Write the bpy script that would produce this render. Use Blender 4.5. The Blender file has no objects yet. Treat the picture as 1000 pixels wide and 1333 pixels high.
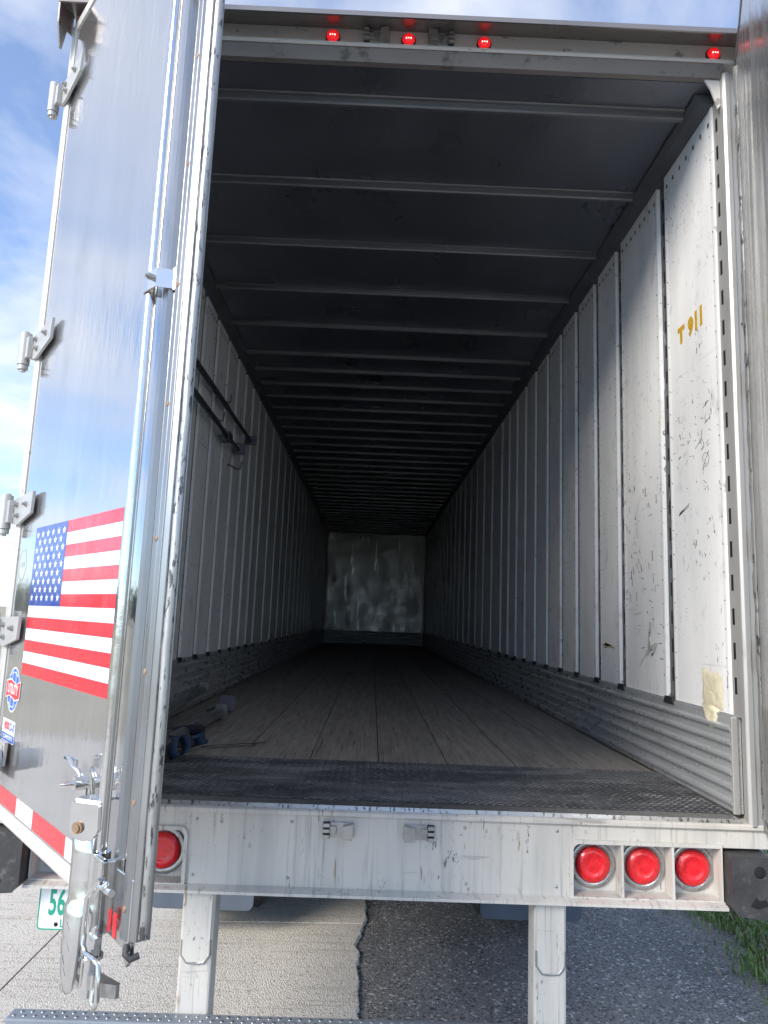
import bpy, math, random
from mathutils import Vector, Matrix
random.seed(7)
R = math.radians
sc = bpy.context.scene
COL = sc.collection

# ------------------------------------------------------------------ camera
cam = bpy.data.cameras.new('camera'); camo = bpy.data.objects.new('camera', cam); COL.objects.link(camo)
def cam_matrix(loc, pitch, roll, yaw):
    m = Matrix.Rotation(yaw, 3, 'Z') @ Matrix.Rotation(pitch, 3, 'X') @ Matrix.Rotation(roll, 3, 'Y')
    r, f, u = m.col[0], m.col[1], m.col[2]
    M = Matrix(((r.x, u.x, -f.x, loc[0]), (r.y, u.y, -f.y, loc[1]), (r.z, u.z, -f.z, loc[2]), (0, 0, 0, 1)))
    return M
camo.matrix_world = cam_matrix((-.0568, -2.5831, 1.861), .1492, -.0378, -.0115)
cam.sensor_fit = 'VERTICAL'; cam.sensor_height = 24.0; cam.lens = 24.0 * 930.56 / 1333.0
cam.clip_start = .05; cam.clip_end = 3000
sc.camera = camo

# ------------------------------------------------------------------ light
SUN_EL, SUN_DX, SUN_DY = 29.5, .66, .62
SUN_AZ = math.atan2(-SUN_DX, -SUN_DY)            # azimuth of the sun itself, from +Y towards +X
sun = bpy.data.lights.new('sun', 'SUN'); sun.energy = 1.4; sun.angle = R(26.0); sun.color = (1, .92, .80)
suno = bpy.data.objects.new('sun', sun); COL.objects.link(suno)
sd = Vector((SUN_DX, SUN_DY, 0)).normalized() * math.cos(R(SUN_EL)); sd.z = -math.sin(R(SUN_EL))
suno.rotation_euler = sd.to_track_quat('-Z', 'Y').to_euler()
suno.location = (-20, -19, 16)
w = bpy.data.worlds.new('World'); sc.world = w; w.use_nodes = True
nt = w.node_tree; nt.nodes.clear()
def wn(t, **k):
    n = nt.nodes.new(t)
    for a, b in k.items(): setattr(n, a, b)
    return n
wo = wn('ShaderNodeOutputWorld'); bg = wn('ShaderNodeBackground'); bg.inputs[1].default_value = .098
sky = wn('ShaderNodeTexSky', sky_type='NISHITA', sun_disc=False)
sky.sun_elevation = R(SUN_EL); sky.sun_rotation = SUN_AZ; sky.altitude = 2500; sky.dust_density = .15; sky.air_density = 1.0; sky.ozone_density = 3.0
tc = wn('ShaderNodeTexCoord'); sep = wn('ShaderNodeSeparateXYZ'); nt.links.new(tc.outputs['Generated'], sep.inputs[0])
zz = wn('ShaderNodeMath', operation='MAXIMUM'); zz.inputs[1].default_value = .0; nt.links.new(sep.outputs[2], zz.inputs[0])
za = wn('ShaderNodeMath', operation='ADD'); za.inputs[1].default_value = .16; nt.links.new(zz.outputs[0], za.inputs[0])
dx = wn('ShaderNodeMath', operation='DIVIDE'); dy = wn('ShaderNodeMath', operation='DIVIDE')
for n, k in ((dx, 0), (dy, 1)):
    nt.links.new(sep.outputs[k], n.inputs[0]); nt.links.new(za.outputs[0], n.inputs[1])
cmb = wn('ShaderNodeCombineXYZ'); nt.links.new(dx.outputs[0], cmb.inputs[0]); nt.links.new(dy.outputs[0], cmb.inputs[1])
cn = wn('ShaderNodeTexNoise'); cn.inputs['Scale'].default_value = 1.5; cn.inputs['Detail'].default_value = 7; cn.inputs['Roughness'].default_value = .55; cn.inputs['Distortion'].default_value = .35
nt.links.new(cmb.outputs[0], cn.inputs['Vector'])
cr = wn('ShaderNodeValToRGB'); cr.color_ramp.elements[0].position = .43; cr.color_ramp.elements[0].color = (.1, .1, .1, 1)
cr.color_ramp.elements[1].position = .70; cr.color_ramp.elements[1].color = (.9, .9, .9, 1)
nt.links.new(cn.outputs[0], cr.inputs[0])
mx = wn('ShaderNodeMix', data_type='RGBA'); nt.links.new(cr.outputs[0], mx.inputs[0]); 
tn = wn('ShaderNodeVectorMath', operation='MULTIPLY'); tn.inputs[1].default_value = (.90, .96, 1.0); nt.links.new(sky.outputs[0], tn.inputs[0]); nt.links.new(tn.outputs[0], mx.inputs[6])
mx.inputs[7].default_value = (3.72, 3.76, 3.92, 1)
nt.links.new(mx.outputs[2], bg.inputs[0]); nt.links.new(bg.outputs[0], wo.inputs[0])
vs = sc.view_settings; vs.view_transform = 'Standard'; vs.look = 'None'; vs.gamma = 1; vs.use_curve_mapping = False; vs.exposure = 1.8
sc.cycles.max_bounces = 11; sc.cycles.diffuse_bounces = 11; sc.cycles.glossy_bounces = 4
sc.cycles.use_denoising = True; sc.cycles.adaptive_threshold = .02; sc.cycles.sample_clamp_indirect = 6

# ------------------------------------------------------------------ materials
MATS = {}
def mat(name, col, rough=.5, metal=0.0, var=.12, vscale=6.0, vstretch=(1, 1, 1), bump=0.0, bscale=40.0, bstretch=(1, 1, 1), marks=(), coat=0.0, emit=None, rnd=0.0, rvar=.1, coord='Object', spec=.5):
    """marks: (scale, stretch, lo, hi, colour, strength) thresholded noise stains layered on the base colour"""
    m = bpy.data.materials.new(name); m.use_nodes = True; t = m.node_tree; N = t.nodes; L = t.links
    b = N['Principled BSDF']; b.inputs['Roughness'].default_value = rough; b.inputs['Metallic'].default_value = metal
    b.inputs['Specular IOR Level'].default_value = spec
    if coat: b.inputs['Coat Weight'].default_value = coat; b.inputs['Coat Roughness'].default_value = .08
    tcn = N.new('ShaderNodeTexCoord'); src = tcn.outputs[coord]
    oi = N.new('ShaderNodeObjectInfo')
    ad = N.new('ShaderNodeVectorMath'); ad.operation = 'MULTIPLY_ADD'; cb = N.new('ShaderNodeCombineXYZ')
    for k in range(3): L.new(oi.outputs['Random'], cb.inputs[k])
    L.new(cb.outputs[0], ad.inputs[0]); ad.inputs[1].default_value = (37, 53, 71) if coord == 'Object' and rnd >= 0 else (0, 0, 0); L.new(src, ad.inputs[2])
    vec = ad.outputs[0]
    def noise(scale, st, detail=3, ro=.6):
        mp = N.new('ShaderNodeMapping'); mp.inputs['Scale'].default_value = st; L.new(vec, mp.inputs[0])
        n = N.new('ShaderNodeTexNoise'); n.inputs['Scale'].default_value = scale; n.inputs['Detail'].default_value = detail; n.inputs['Roughness'].default_value = ro
        L.new(mp.outputs[0], n.inputs['Vector']); return n.outputs[0]
    cur = None
    nz = noise(vscale, vstretch)
    mr = N.new('ShaderNodeMapRange'); mr.inputs[1].default_value = .3; mr.inputs[2].default_value = .7; mr.inputs[3].default_value = 1 - var; mr.inputs[4].default_value = 1 + var
    L.new(nz, mr.inputs[0]); fac = mr.outputs[0]
    if rnd > 0:
        m2 = N.new('ShaderNodeMapRange'); m2.inputs[3].default_value = 1 - rnd; m2.inputs[4].default_value = 1 + rnd; L.new(oi.outputs['Random'], m2.inputs[0])
        mm = N.new('ShaderNodeMath'); mm.operation = 'MULTIPLY'; L.new(fac, mm.inputs[0]); L.new(m2.outputs[0], mm.inputs[1]); fac = mm.outputs[0]
    vm = N.new('ShaderNodeVectorMath'); vm.operation = 'SCALE'; vm.inputs[0].default_value = col[:3]; L.new(fac, vm.inputs['Scale']); cur = vm.outputs[0]
    for mk in marks:
        (s, st, lo, hi, mc, strength) = mk[:6]
        q = noise(s, st, 3, .65)
        r = N.new('ShaderNodeMapRange'); r.inputs[1].default_value = lo; r.inputs[2].default_value = hi; r.inputs[4].default_value = strength; L.new(q, r.inputs[0]); ro = r.outputs[0]
        if len(mk) > 6:
            k2 = N.new('ShaderNodeMapRange'); k2.inputs[1].default_value = .5; k2.inputs[2].default_value = .62; L.new(noise(mk[6], (1, 1, .6), 2), k2.inputs[0])
            m3 = N.new('ShaderNodeMath'); m3.operation = 'MULTIPLY'; L.new(ro, m3.inputs[0]); L.new(k2.outputs[0], m3.inputs[1]); ro = m3.outputs[0]
        mi = N.new('ShaderNodeMix'); mi.data_type = 'RGBA'; L.new(ro, mi.inputs[0]); L.new(cur, mi.inputs[6]); mi.inputs[7].default_value = (*mc, 1); cur = mi.outputs[2]
    L.new(cur, b.inputs['Base Color'])
    if rvar:
        rr = N.new('ShaderNodeMapRange'); rr.inputs[1].default_value = .3; rr.inputs[2].default_value = .7; rr.inputs[3].default_value = max(.02, rough - rvar); rr.inputs[4].default_value = min(1, rough + rvar)
        L.new(noise(vscale * 1.7, vstretch), rr.inputs[0]); L.new(rr.outputs[0], b.inputs['Roughness'])
    if bump:
        bp = N.new('ShaderNodeBump'); bp.inputs['Strength'].default_value = 1; bp.inputs['Distance'].default_value = bump
        L.new(noise(bscale, bstretch, 4), bp.inputs['Height']); L.new(bp.outputs[0], b.inputs['Normal'])
    if emit: b.inputs['Emission Color'].default_value = (*emit[0], 1); b.inputs['Emission Strength'].default_value = emit[1]
    MATS[name] = m; return m
BLK = (.012, .012, .014)
mat('liner', (.84, .845, .85), .36, 0, .05, 3, (1, 1, .5), .0006, 9, (1, 1, .4), marks=(
    (2.2, (1, 1, .12), .5, .72, (.62, .63, .64), .7), (7, (1, 1.2, .8), .60, .70, (.55, .56, .57), .6), (30, (1, 1.3, .75), .645, .67, (.06, .06, .063), .75, 3.1), (48, (1, .5, 2.4), .64, .67, (.06, .06, .065), .6, 4.3), (7, (1, .10, 7), .655, .69, (.3, .3, .31), .55, 2.3), (48, (1, 2.4, .4), .64, .67, (.08, .08, .085), .8, 5.0),
    (3, (1, 1, .5), .70, .76, (.66, .6, .45), .35)), rnd=.05)
mat('kick_metal', (.82, .83, .85), .38, .8, .1, 9, (.3, 1, 1))
mat('bulkhead', (.36, .36, .365), .42, .85, .12, 2, (1, 1, .6), .007, 3.2, (1, 1, .45), marks=((5, (1.6, 1, .22), .60, .68, (.95, .95, .95), .8), (4, (1, 1, 1), .62, .7, (.3, .3, .31), .6)))
mat('galv', (.60, .62, .64), .30, .55, .07, 12, (1, .3, 1), marks=((7, (1, .12, 2.5), .52, .72, (.36, .37, .39), .5), (50, (1, .05, 3), .60, .68, (.80, .82, .84), .5)), rvar=.06)
mat('post_steel', (.12, .13, .135), .45, .6, .3, 14, (1, 1, .4), marks=((30, (1, 1, .3), .6, .66, (.5, .51, .52), .6),))
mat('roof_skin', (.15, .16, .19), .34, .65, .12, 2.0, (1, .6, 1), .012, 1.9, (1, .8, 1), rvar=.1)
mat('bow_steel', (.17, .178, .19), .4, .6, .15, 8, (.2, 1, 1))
mat('rail', (.16, .17, .19), .45, .5, .15, 8)
mat('wood', (.27, .245, .215), .62, 0, .28, 7, (5, .35, 5), .0016, 30, (3, .18, 3), marks=(
    (3, (1, .5, 1), .5, .68, (.31, .285, .26), .7), (18, (6, .16, 1), .60, .66, (.03, .027, .025), .8), (30, (9, .09, 1), .61, .66, (.45, .43, .40), .7), (9, (3, 1.5, 1), .64, .67, (.05, .045, .04), .6), (12, (2.2, 1.4, 1), .685, .70, (.3, .28, .26), .6), (45, (1, 1, 1), .72, .74, (.4, .39, .38), .8)), rnd=.12)
mat('tread', (.055, .057, .063), .6, .05, .3, 9, (1, 1, 1), .0004, 80, marks=((2.2, (.7, 2.4, 1), .48, .64, (.24, .24, .245), .85), (13, (2.2, 1.0, 1), .58, .70, (.32, .32, .32), .55), (5, (1, 1, 1), .56, .66, (.025, .025, .03), .7)))
mat('paint', (.575, .555, .52), .42, .05, .05, 4, (1, 1, .3), .0004, 14, marks=(
    (3.5, (2.5, 1, .25), .45, .7, (.40, .40, .39), .7), (16, (4, 1, .14), .56, .72, (.30, .29, .27), .75), (70, (1.2, 1, .45), .60, .66, (.10, .095, .09), .85, 9), (9, (5, 1, .6), .66, .71, (.24, .15, .07), .7), (6, (.3, 1, 3), .66, .72, (.2, .19, .18), .6)))
mat('alu', (.31, .315, .32), .33, .85, .08, 6, (1, 1, .25), .0003, 30, (1, 1, .2), marks=((10, (3, 3, .3), .62, .7, (.35, .35, .34), .6),))
mat('alu_dirty', (.40, .40, .39), .38, .7, .12, 9, (2, 2, .4), .0006, 60, marks=((30, (3, 3, .8), .56, .62, (.05, .05, .055), .85),))
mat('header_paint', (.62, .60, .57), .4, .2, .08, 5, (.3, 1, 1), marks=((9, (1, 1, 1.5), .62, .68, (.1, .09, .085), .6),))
mat('header_dark', (.20, .185, .175), .5, .2, .12, 5, (.3, 1, 1), marks=((9, (1, 1, 1.5), .58, .68, (.05, .045, .04), .7),))  # darker, browner tone than the header beam, used on its skirt
mat('jamb', (.46, .46, .455), .38, .4, .08, 6, (1, 1, .2), marks=((14, (2, 2, .3), .6, .72, (.3, .3, .29), .6),))
mat('hood_metal', (.30, .275, .26), .3, .8, .1, 5, (.3, 1, 1))
mat('skin_mirror', (.54, .545, .55), .085, .84, .05, 5, (1, 1, .15), .0012, 26, (1, 1, .33), marks=((16, (4, 1, .1), .62, .72, (.68, .68, .67), .5), (5, (1, 1, .6), .6, .75, (.42, .41, .39), .5)), rvar=.06)
mat('skin_inner', (.60, .60, .60), .26, .8, .10, 7, (1, 1, .12), .0012, 16, (1, 1, .1), marks=((9, (3, 1, .12), .6, .7, (.62, .62, .61), .7),), rvar=.12)
mat('chrome', (.74, .74, .73), .17, 1.0, .05, 12, (1, 1, 1), .0004, 40, rvar=.08)
mat('zinc', (.42, .415, .40), .34, .8, .1, 20, (1, 1, 1), marks=((20, (1, 1, 1), .66, .72, (.3, .2, .1), .4),))
mat('cast', (.46, .455, .44), .45, .35, .08, 12, (1, 1, 1))
mat('rust_bolt', (.33, .22, .14), .6, .4, .3, 60)
mat('lens', (.74, .006, .015), .2, 0, .2, 90, (1, 1, 1), .002, 190, coat=.6)
mat('lens_lit', (.7, .01, .015), .25, 0, .05, 30, coat=.5, emit=((1, .015, .02), .18))
mat('lens_led', (1, .5, .5), .3, 0, 0, 30, emit=((1, .35, .3), 1.4), rvar=0)
mat('bezel', (.42, .41, .40), .3, .8, .15, 25, marks=((40, (1, 1, 1), .58, .66, (.2, .2, .19), .6),))
mat('rubber', (.04, .04, .041), .6, 0, .3, 14, (1, 1, 1), .004, 18, marks=((22, (1, 1, 1), .58, .68, (.13, .13, .13), .6),))
mat('seal', (.018, .018, .018), .7, 0, .2, 10)
mat('flap', (.085, .105, .14), .5, 0, .12, 5, (1, 1, .5))
mat('grey_plastic', (.20, .23, .27), .5, 0, .1, 8)
mat('dark', (.006, .006, .007), .8, 0, .1, 5, rvar=0)
mat('flag_red', (.70, .012, .03), .28, 0, .06, 5, coat=.3, bump=.0012, bscale=24, bstretch=(1, 1, .4), marks=((9, (2, 1, .2), .58, .75, (.4, .39, .37), .22), (45, (1, 1, 1), .68, .72, (.3, .28, .26), .35)), rnd=-1)
mat('flag_white', (.82, .83, .85), .28, 0, .04, 5, coat=.3, bump=.0012, bscale=24, bstretch=(1, 1, .4), marks=((9, (2, 1, .2), .58, .75, (.4, .39, .37), .22), (45, (1, 1, 1), .68, .72, (.3, .28, .26), .35)), rnd=-1)
mat('flag_blue', (.022, .055, .30), .28, 0, .06, 5, coat=.3, bump=.0012, bscale=24, bstretch=(1, 1, .4), marks=((9, (2, 1, .2), .58, .75, (.4, .39, .37), .22), (45, (1, 1, 1), .68, .72, (.3, .28, .26), .35)), rnd=-1)
mat('decal_blue', (.03, .13, .62), .3, 0, .03, 5, coat=.2)
mat('yellow', (.75, .55, .05), .35, 0, .05, 5)
mat('gold', (.55, .33, .02), .45, 0, .15, 30)
mat('tape_red', (.66, .02, .03), .3, 0, .06, 40, coat=.3, bump=.0004, bscale=300)
mat('tape_white', (.66, .70, .66), .3, 0, .06, 40, coat=.3, bump=.0004, bscale=300)
mat('plate_white', (.8, .81, .82), .35, 0, .02, 8)
mat('plate_green', (.02, .33, .22), .4, 0, .02, 8)
mat('putty', (.66, .61, .45), .7, 0, .12, 30, (1, 1, 1), .004, 35)
mat('putty_grey', (.42, .42, .41), .7, 0, .1, 30, (1, 1, 1), .002, 30)
mat('bar_steel', (.11, .11, .115), .42, .6, .25, 20, marks=((16, (1, 1, 1), .6, .68, (.25, .24, .23), .6),))
mat('bar_worn', (.22, .22, .225), .4, .5, .2, 20, marks=((16, (1, .3, 1), .58, .68, (.08, .078, .075), .7),))
mat('pad', (.13, .13, .17), .6, 0, .15, 20)
mat('strap_blue', (.03, .065, .125), .7, 0, .15, 60, bump=.0006, bscale=400)
mat('strap_black', (.03, .032, .045), .75, 0, .15, 60)
mat('wheel_rim', (.5, .5, .5), .35, .8, .1, 10)
mat('chassis', (.03, .03, .032), .6, .2, .2, 10)

def ground_mat(name, layers, rough, bump, bscale, groove=None):
    """layers: first is (colour, None); then (colour, scale, stretch, lo, hi, strength)"""
    m = bpy.data.materials.new(name); m.use_nodes = True; t = m.node_tree; N = t.nodes; L = t.links; b = N['Principled BSDF']
    b.inputs['Roughness'].default_value = rough; b.inputs['Specular IOR Level'].default_value = .3
    g = N.new('ShaderNodeNewGeometry'); cur = None
    def nz(kind, s, st):
        mp = N.new('ShaderNodeMapping'); mp.inputs['Scale'].default_value = st; L.new(g.outputs['Position'], mp.inputs[0])
        n = N.new('ShaderNodeTexVoronoi' if kind == 'v' else 'ShaderNodeTexNoise'); n.inputs['Scale'].default_value = s
        if kind == 'n': n.inputs['Detail'].default_value = 6
        L.new(mp.outputs[0], n.inputs['Vector']); return n.outputs[0 if kind == 'n' else 'Color'] if kind == 'n' else n.outputs['Color']
    for k, ly in enumerate(layers):
        if k == 0:
            c = N.new('ShaderNodeRGB'); c.outputs[0].default_value = (*ly[0], 1); cur = c.outputs[0]; continue
        col, kind, s, st, lo, hi, strg = ly
        o = nz(kind, s, st)
        r = N.new('ShaderNodeMapRange'); r.inputs[1].default_value = lo; r.inputs[2].default_value = hi; r.inputs[4].default_value = strg
        if kind == 'v':
            sp = N.new('ShaderNodeSeparateColor'); L.new(o, sp.inputs[0]); o = sp.outputs[0]
        L.new(o, r.inputs[0])
        mi = N.new('ShaderNodeMix'); mi.data_type = 'RGBA'; L.new(r.outputs[0], mi.inputs[0]); L.new(cur, mi.inputs[6]); mi.inputs[7].default_value = (*col, 1); cur = mi.outputs[2]
    L.new(cur, b.inputs['Base Color'])
    mp = N.new('ShaderNodeMapping'); L.new(g.outputs['Position'], mp.inputs[0])
    n = N.new('ShaderNodeTexVoronoi'); n.inputs['Scale'].default_value = bscale; L.new(mp.outputs[0], n.inputs['Vector'])
    h = n.outputs['Distance']
    if groove:
        mp2 = N.new('ShaderNodeMapping'); mp2.inputs['Scale'].default_value = (.05, 1, 1); L.new(g.outputs['Position'], mp2.inputs[0])
        n2 = N.new('ShaderNodeTexNoise'); n2.inputs['Scale'].default_value = groove; n2.inputs['Detail'].default_value = 3; L.new(mp2.outputs[0], n2.inputs['Vector'])
        a = N.new('ShaderNodeMath'); a.operation = 'MULTIPLY_ADD'; a.inputs[1].default_value = .45; L.new(n2.outputs[0], a.inputs[0]); L.new(h, a.inputs[2]); h = a.outputs[0]
    bp = N.new('ShaderNodeBump'); bp.inputs['Distance'].default_value = bump; L.new(h, bp.inputs['Height']); L.new(bp.outputs[0], b.inputs['Normal'])
    MATS[name] = m; return m
ground_mat('concrete', [((.60, .56, .50),), ((.52, .475, .415), 'n', 1.3, (1, 1, 1), .45, .7, .6), ((.70, .68, .64), 'v', 150, (1, 1, 1), .6, .95, .7), ((.22, .19, .165), 'v', 110, (1, 1, 1), .86, .96, .6), ((.33, .31, .28), 'n', 40, (.04, 1, 1), .56, .66, .45), ((.09, .085, .08), 'n', 28, (1, 1, 1), .70, .73, .7)], .85, .0032, 130, 34)
ground_mat('asphalt', [((.20, .196, .19),), ((.10, .10, .102), 'n', 1.1, (1.6, .35, 1), .46, .62, .8), ((.34, .34, .345), 'v', 105, (1, 1, 1), .45, .98, .85), ((.035, .035, .04), 'v', 93, (1, 1, 1), .72, .95, .8), ((.6, .59, .58), 'v', 78, (1, 1, 1), .92, .97, .85), ((.13, .13, .14), 'n', 2.3, (1, .4, 1), .52, .7, .5)], .8, .007, 95)
ground_mat('gravel_edge', [((.22, .215, .21),), ((.36, .35, .34), 'v', 60, (1, 1, 1), .5, .95, .8), ((.10, .10, .10), 'v', 75, (1, 1, 1), .75, .95, .7)], .85, .012, 55)
ground_mat('field', [((.36, .33, .25),), ((.46, .41, .31), 'n', .12, (1, 1, 1), .4, .65, .9), ((.22, .23, .13), 'n', .5, (1, 1, 1), .5, .7, .7), ((.50, .45, .34), 'n', 6, (1, 1, 1), .5, .75, .6)], .95, .05, 9)
mat('leaf', (.055, .085, .022), .7, 0, .4, .6, rvar=0)
mat('blade', (.14, .22, .055), .55, 0, .35, 3, rvar=0)
mat('blade_dry', (.28, .24, .12), .7, 0, .3, 3, rvar=0)
mat('tar', (.03, .028, .027), .9, 0, .3, 6)
mat('soil', (.09, .075, .055), .95, 0, .3, 6)

# ------------------------------------------------------------------ mesh builder
class MB:
    def __init__(s): s.v = []; s.f = []; s.m = []; s.s = []
    def add(s, vs, fs, mi=0, sm=False, M=None):
        o = len(s.v); s.v += [tuple(M @ Vector(p)) if M else tuple(p) for p in vs]
        for f in fs: s.f.append([i + o for i in f]); s.m.append(mi); s.s.append(sm)
        return s
    def box(s, a, b, mi=0, M=None):
        x0, y0, z0 = [min(p, q) for p, q in zip(a, b)]; x1, y1, z1 = [max(p, q) for p, q in zip(a, b)]
        v = [(x0, y0, z0), (x1, y0, z0), (x1, y1, z0), (x0, y1, z0), (x0, y0, z1), (x1, y0, z1), (x1, y1, z1), (x0, y1, z1)]
        return s.add(v, [(0, 3, 2, 1), (4, 5, 6, 7), (0, 1, 5, 4), (1, 2, 6, 5), (2, 3, 7, 6), (3, 0, 4, 7)], mi, False, M)
    def cbox(s, c, d, mi=0, rot=None, M=None):
        T = Matrix.Translation(c) @ (rot.to_4x4() if rot else Matrix.Identity(4))
        if M: T = M @ T
        h = [q / 2 for q in d]; return s.box([-q for q in h], h, mi, T)
    def frame(s, p0, p1):
        d = Vector(p1) - Vector(p0); L = d.length; q = d.to_track_quat('Z', 'Y'); return Matrix.Translation(p0) @ q.to_matrix().to_4x4(), L
    def cyl(s, p0, p1, r, n=14, mi=0, r1=None, sm=True):
        M, L = s.frame(p0, p1); r1 = r if r1 is None else r1; v = []
        for z, q in ((0, r), (L, r1)):
            for k in range(n): a = 2 * math.pi * k / n; v.append((q * math.cos(a), q * math.sin(a), z))
        s.add(v, [(k, (k + 1) % n, n + (k + 1) % n, n + k) for k in range(n)], mi, sm, M)
        s.add(v, [tuple(range(n))[::-1], tuple(range(n, 2 * n))], mi, False, M); return s
    def lathe(s, p0, ax, prof, n=24, mi=0, sm=True):
        M, L = s.frame(p0, Vector(p0) + Vector(ax)); v = []; f = []
        for r, z in prof:
            for k in range(n): a = 2 * math.pi * k / n; v.append((r * math.cos(a), r * math.sin(a), z))
        for i in range(len(prof) - 1):
            for k in range(n): f.append((i * n + k, i * n + (k + 1) % n, (i + 1) * n + (k + 1) % n, (i + 1) * n + k))
        return s.add(v, f, mi, sm, M)
    def tube(s, path, r, n=8, mi=0, closed=False):
        P = [Vector(p) for p in path]; v = []; f = []; up = None
        for i, p in enumerate(P):
            a = P[i - 1] if (i or closed) else p; b = P[(i + 1) % len(P)] if (i < len(P) - 1 or closed) else p
            d = (b - a).normalized()
            if up is None: up = d.orthogonal().normalized()
            x = (up - d * up.dot(d)); x = x.normalized() if x.length > 1e-6 else d.orthogonal().normalized(); up = x; y = d.cross(x)
            for k in range(n): t = 2 * math.pi * k / n; v.append(p + (x * math.cos(t) + y * math.sin(t)) * r)
        m = len(P)
        for i in range(m if closed else m - 1):
            for k in range(n): j = (i + 1) % m; f.append((i * n + k, i * n + (k + 1) % n, j * n + (k + 1) % n, j * n + k))
        s.add(v, f, mi, True)
        if not closed: s.add(v, [tuple(range(n))[::-1], tuple(range((m - 1) * n, m * n))], mi)
        return s
    def prism(s, poly, fn, a, b, mi=0, sm=False):
        """poly: 2d outline; fn(u, v, w) -> point; extruded from w=a to w=b"""
        n = len(poly); v = [fn(u, q, a) for u, q in poly] + [fn(u, q, b) for u, q in poly]
        s.add(v, [(k, (k + 1) % n, n + (k + 1) % n, n + k) for k in range(n)], mi, sm)
        return s.add(v, [tuple(range(n))[::-1], tuple(range(n, 2 * n))], mi)
    def build(s, name, mats, parent=None, bevel=0, loc=None, seg=2):
        me = bpy.data.meshes.new(name); me.from_pydata(s.v, [], s.f)
        for q in (mats if isinstance(mats, (list, tuple)) else [mats]): me.materials.append(MATS[q])
        me.polygons.foreach_set('material_index', s.m); me.polygons.foreach_set('use_smooth', s.s); 
        import bmesh
        bm = bmesh.new(); bm.from_mesh(me); bmesh.ops.recalc_face_normals(bm, faces=bm.faces); bm.to_mesh(me); bm.free()
        me.update()
        return link(name, me, parent, bevel, loc, seg)
def link(name, me, parent=None, bevel=0, loc=None, seg=2):
    o = bpy.data.objects.new(name, me); COL.objects.link(o)
    if parent: o.parent = parent
    if loc: o.location = loc
    if bevel:
        md = o.modifiers.new('bevel', 'BEVEL'); md.width = bevel; md.segments = seg; md.limit_method = 'ANGLE'; md.angle_limit = R(40)
    return o
def empty(name, loc=(0, 0, 0), rz=0, parent=None):
    o = bpy.data.objects.new(name, None); COL.objects.link(o); o.location = loc; o.rotation_euler = (0, 0, rz); o.parent = parent; o.empty_display_size = .1
    return o
def tag(o, label, cat, group=None):
    o['label'] = label; o['category'] = cat
    if group: o['group'] = group
    return o
def kind(o, k): o['kind'] = k; return o
def rrect(x0, y0, x1, y1, r, n=5, corners=(1, 1, 1, 1)):
    out = []
    for i, (cx, cy, a0) in enumerate(((x0 + r, y0 + r, 180), (x1 - r, y0 + r, 270), (x1 - r, y1 - r, 0), (x0 + r, y1 - r, 90))):
        if not corners[i]: out.append(((x0, y0), (x1, y0), (x1, y1), (x0, y1))[i]); continue
        for k in range(n + 1): a = R(a0 + 90 * k / n); out.append((cx + r * math.cos(a), cy + r * math.sin(a)))
    return out
def text_geo(txt, size, bold=.0, shear=0, sx=1.0):
    c = bpy.data.curves.new('t', 'FONT'); c.body = txt; c.size = size; c.offset = bold; c.shear = shear; c.resolution_u = 3; c.align_x = 'CENTER'; c.align_y = 'CENTER'
    o = bpy.data.objects.new('t', c); COL.objects.link(o); dg = bpy.context.evaluated_depsgraph_get(); dg.update()
    me = bpy.data.meshes.new_from_object(o.evaluated_get(dg)); v = [(p.co.x * sx, p.co.y) for p in me.vertices]; f = [tuple(p.vertices) for p in me.polygons]
    bpy.data.objects.remove(o); bpy.data.curves.remove(c); bpy.data.meshes.remove(me); return v, f

# ------------------------------------------------------------------ setting
def sheet(name, pts, z, m, k='structure', thick=0):
    b = MB(); n = len(pts); b.add([(x, y, z) for x, y in pts], [tuple(range(n))])
    if thick: b.add([(x, y, z) for x, y in pts] + [(x, y, z - thick) for x, y in pts], [(i, (i + 1) % n, n + (i + 1) % n, n + i) for i in range(n)])
    return kind(b.build(name, m), k)
sheet('ground', [(-900, -900), (900, -900), (900, 1200), (-900, 1200)], -.06, 'field')
rj = random.Random(3)
from mathutils import noise as MN
def jag(y): return -.052 + .03 * MN.noise((y * 2.3, .3, 0)) + .022 * MN.noise((y * 7.1, 1.7, 0)) + .013 * MN.noise((y * 21, 4.2, 0)) + .012 * MN.noise((round(y * 13) * .77, 2.2, 0))
pav = kind(MB().box((-9.1, -13.6, -.06), (-.2, 50.4, -.008), 0).build('pavement', 'tar'), 'structure')
XC = [-9.0, -5.4, -1.8, None]; YC = [-13.5 + 4.55 * k + .0 for k in range(15)]; sh = 2.16 - (-13.5 + 4.55 * 3 + 2.0)
YC = [2.16 - 4.55 * 3 + 4.55 * k for k in range(14)]
for i in range(3):
    for k in range(13):
        g = .006; y0, y1 = YC[k] + g, YC[k + 1] - g; x0 = XC[i] + g
        left = [(x0, y1), (x0, y0)]
        if i == 2:
            nn = int((y1 - y0) / .012); right = [(jag(y0 + (y1 - y0) * q / nn), y0 + (y1 - y0) * q / nn) for q in range(nn + 1)]
        else: right = [(XC[i + 1] - g, y0), (XC[i + 1] - g, y1)]
        pts = left + right; n = len(pts); dz = rj.uniform(-.002, .002); b = MB()
        tilt = .045
        f = lambda x, y: y + tilt * (x + .05)
        b.add([(x, f(x, y), dz) for x, y in pts] + [(x + (.012 if x > -.2 else 0), f(x, y), -.03) for x, y in pts], [tuple(range(n))] + [(q, (q + 1) % n, n + (q + 1) % n, n + q) for q in range(n)])
        b.build('concrete_slab', 'concrete', pav)
ra = [(-.028 + rj.uniform(-.008, .008), -13.4 + k * .12) for k in range(530)]
rb = [(1.98 + .07 * math.sin(k * .9) + rj.uniform(-.05, .05) - .0, -13.4 + k * .3) for k in range(212)]
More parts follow.
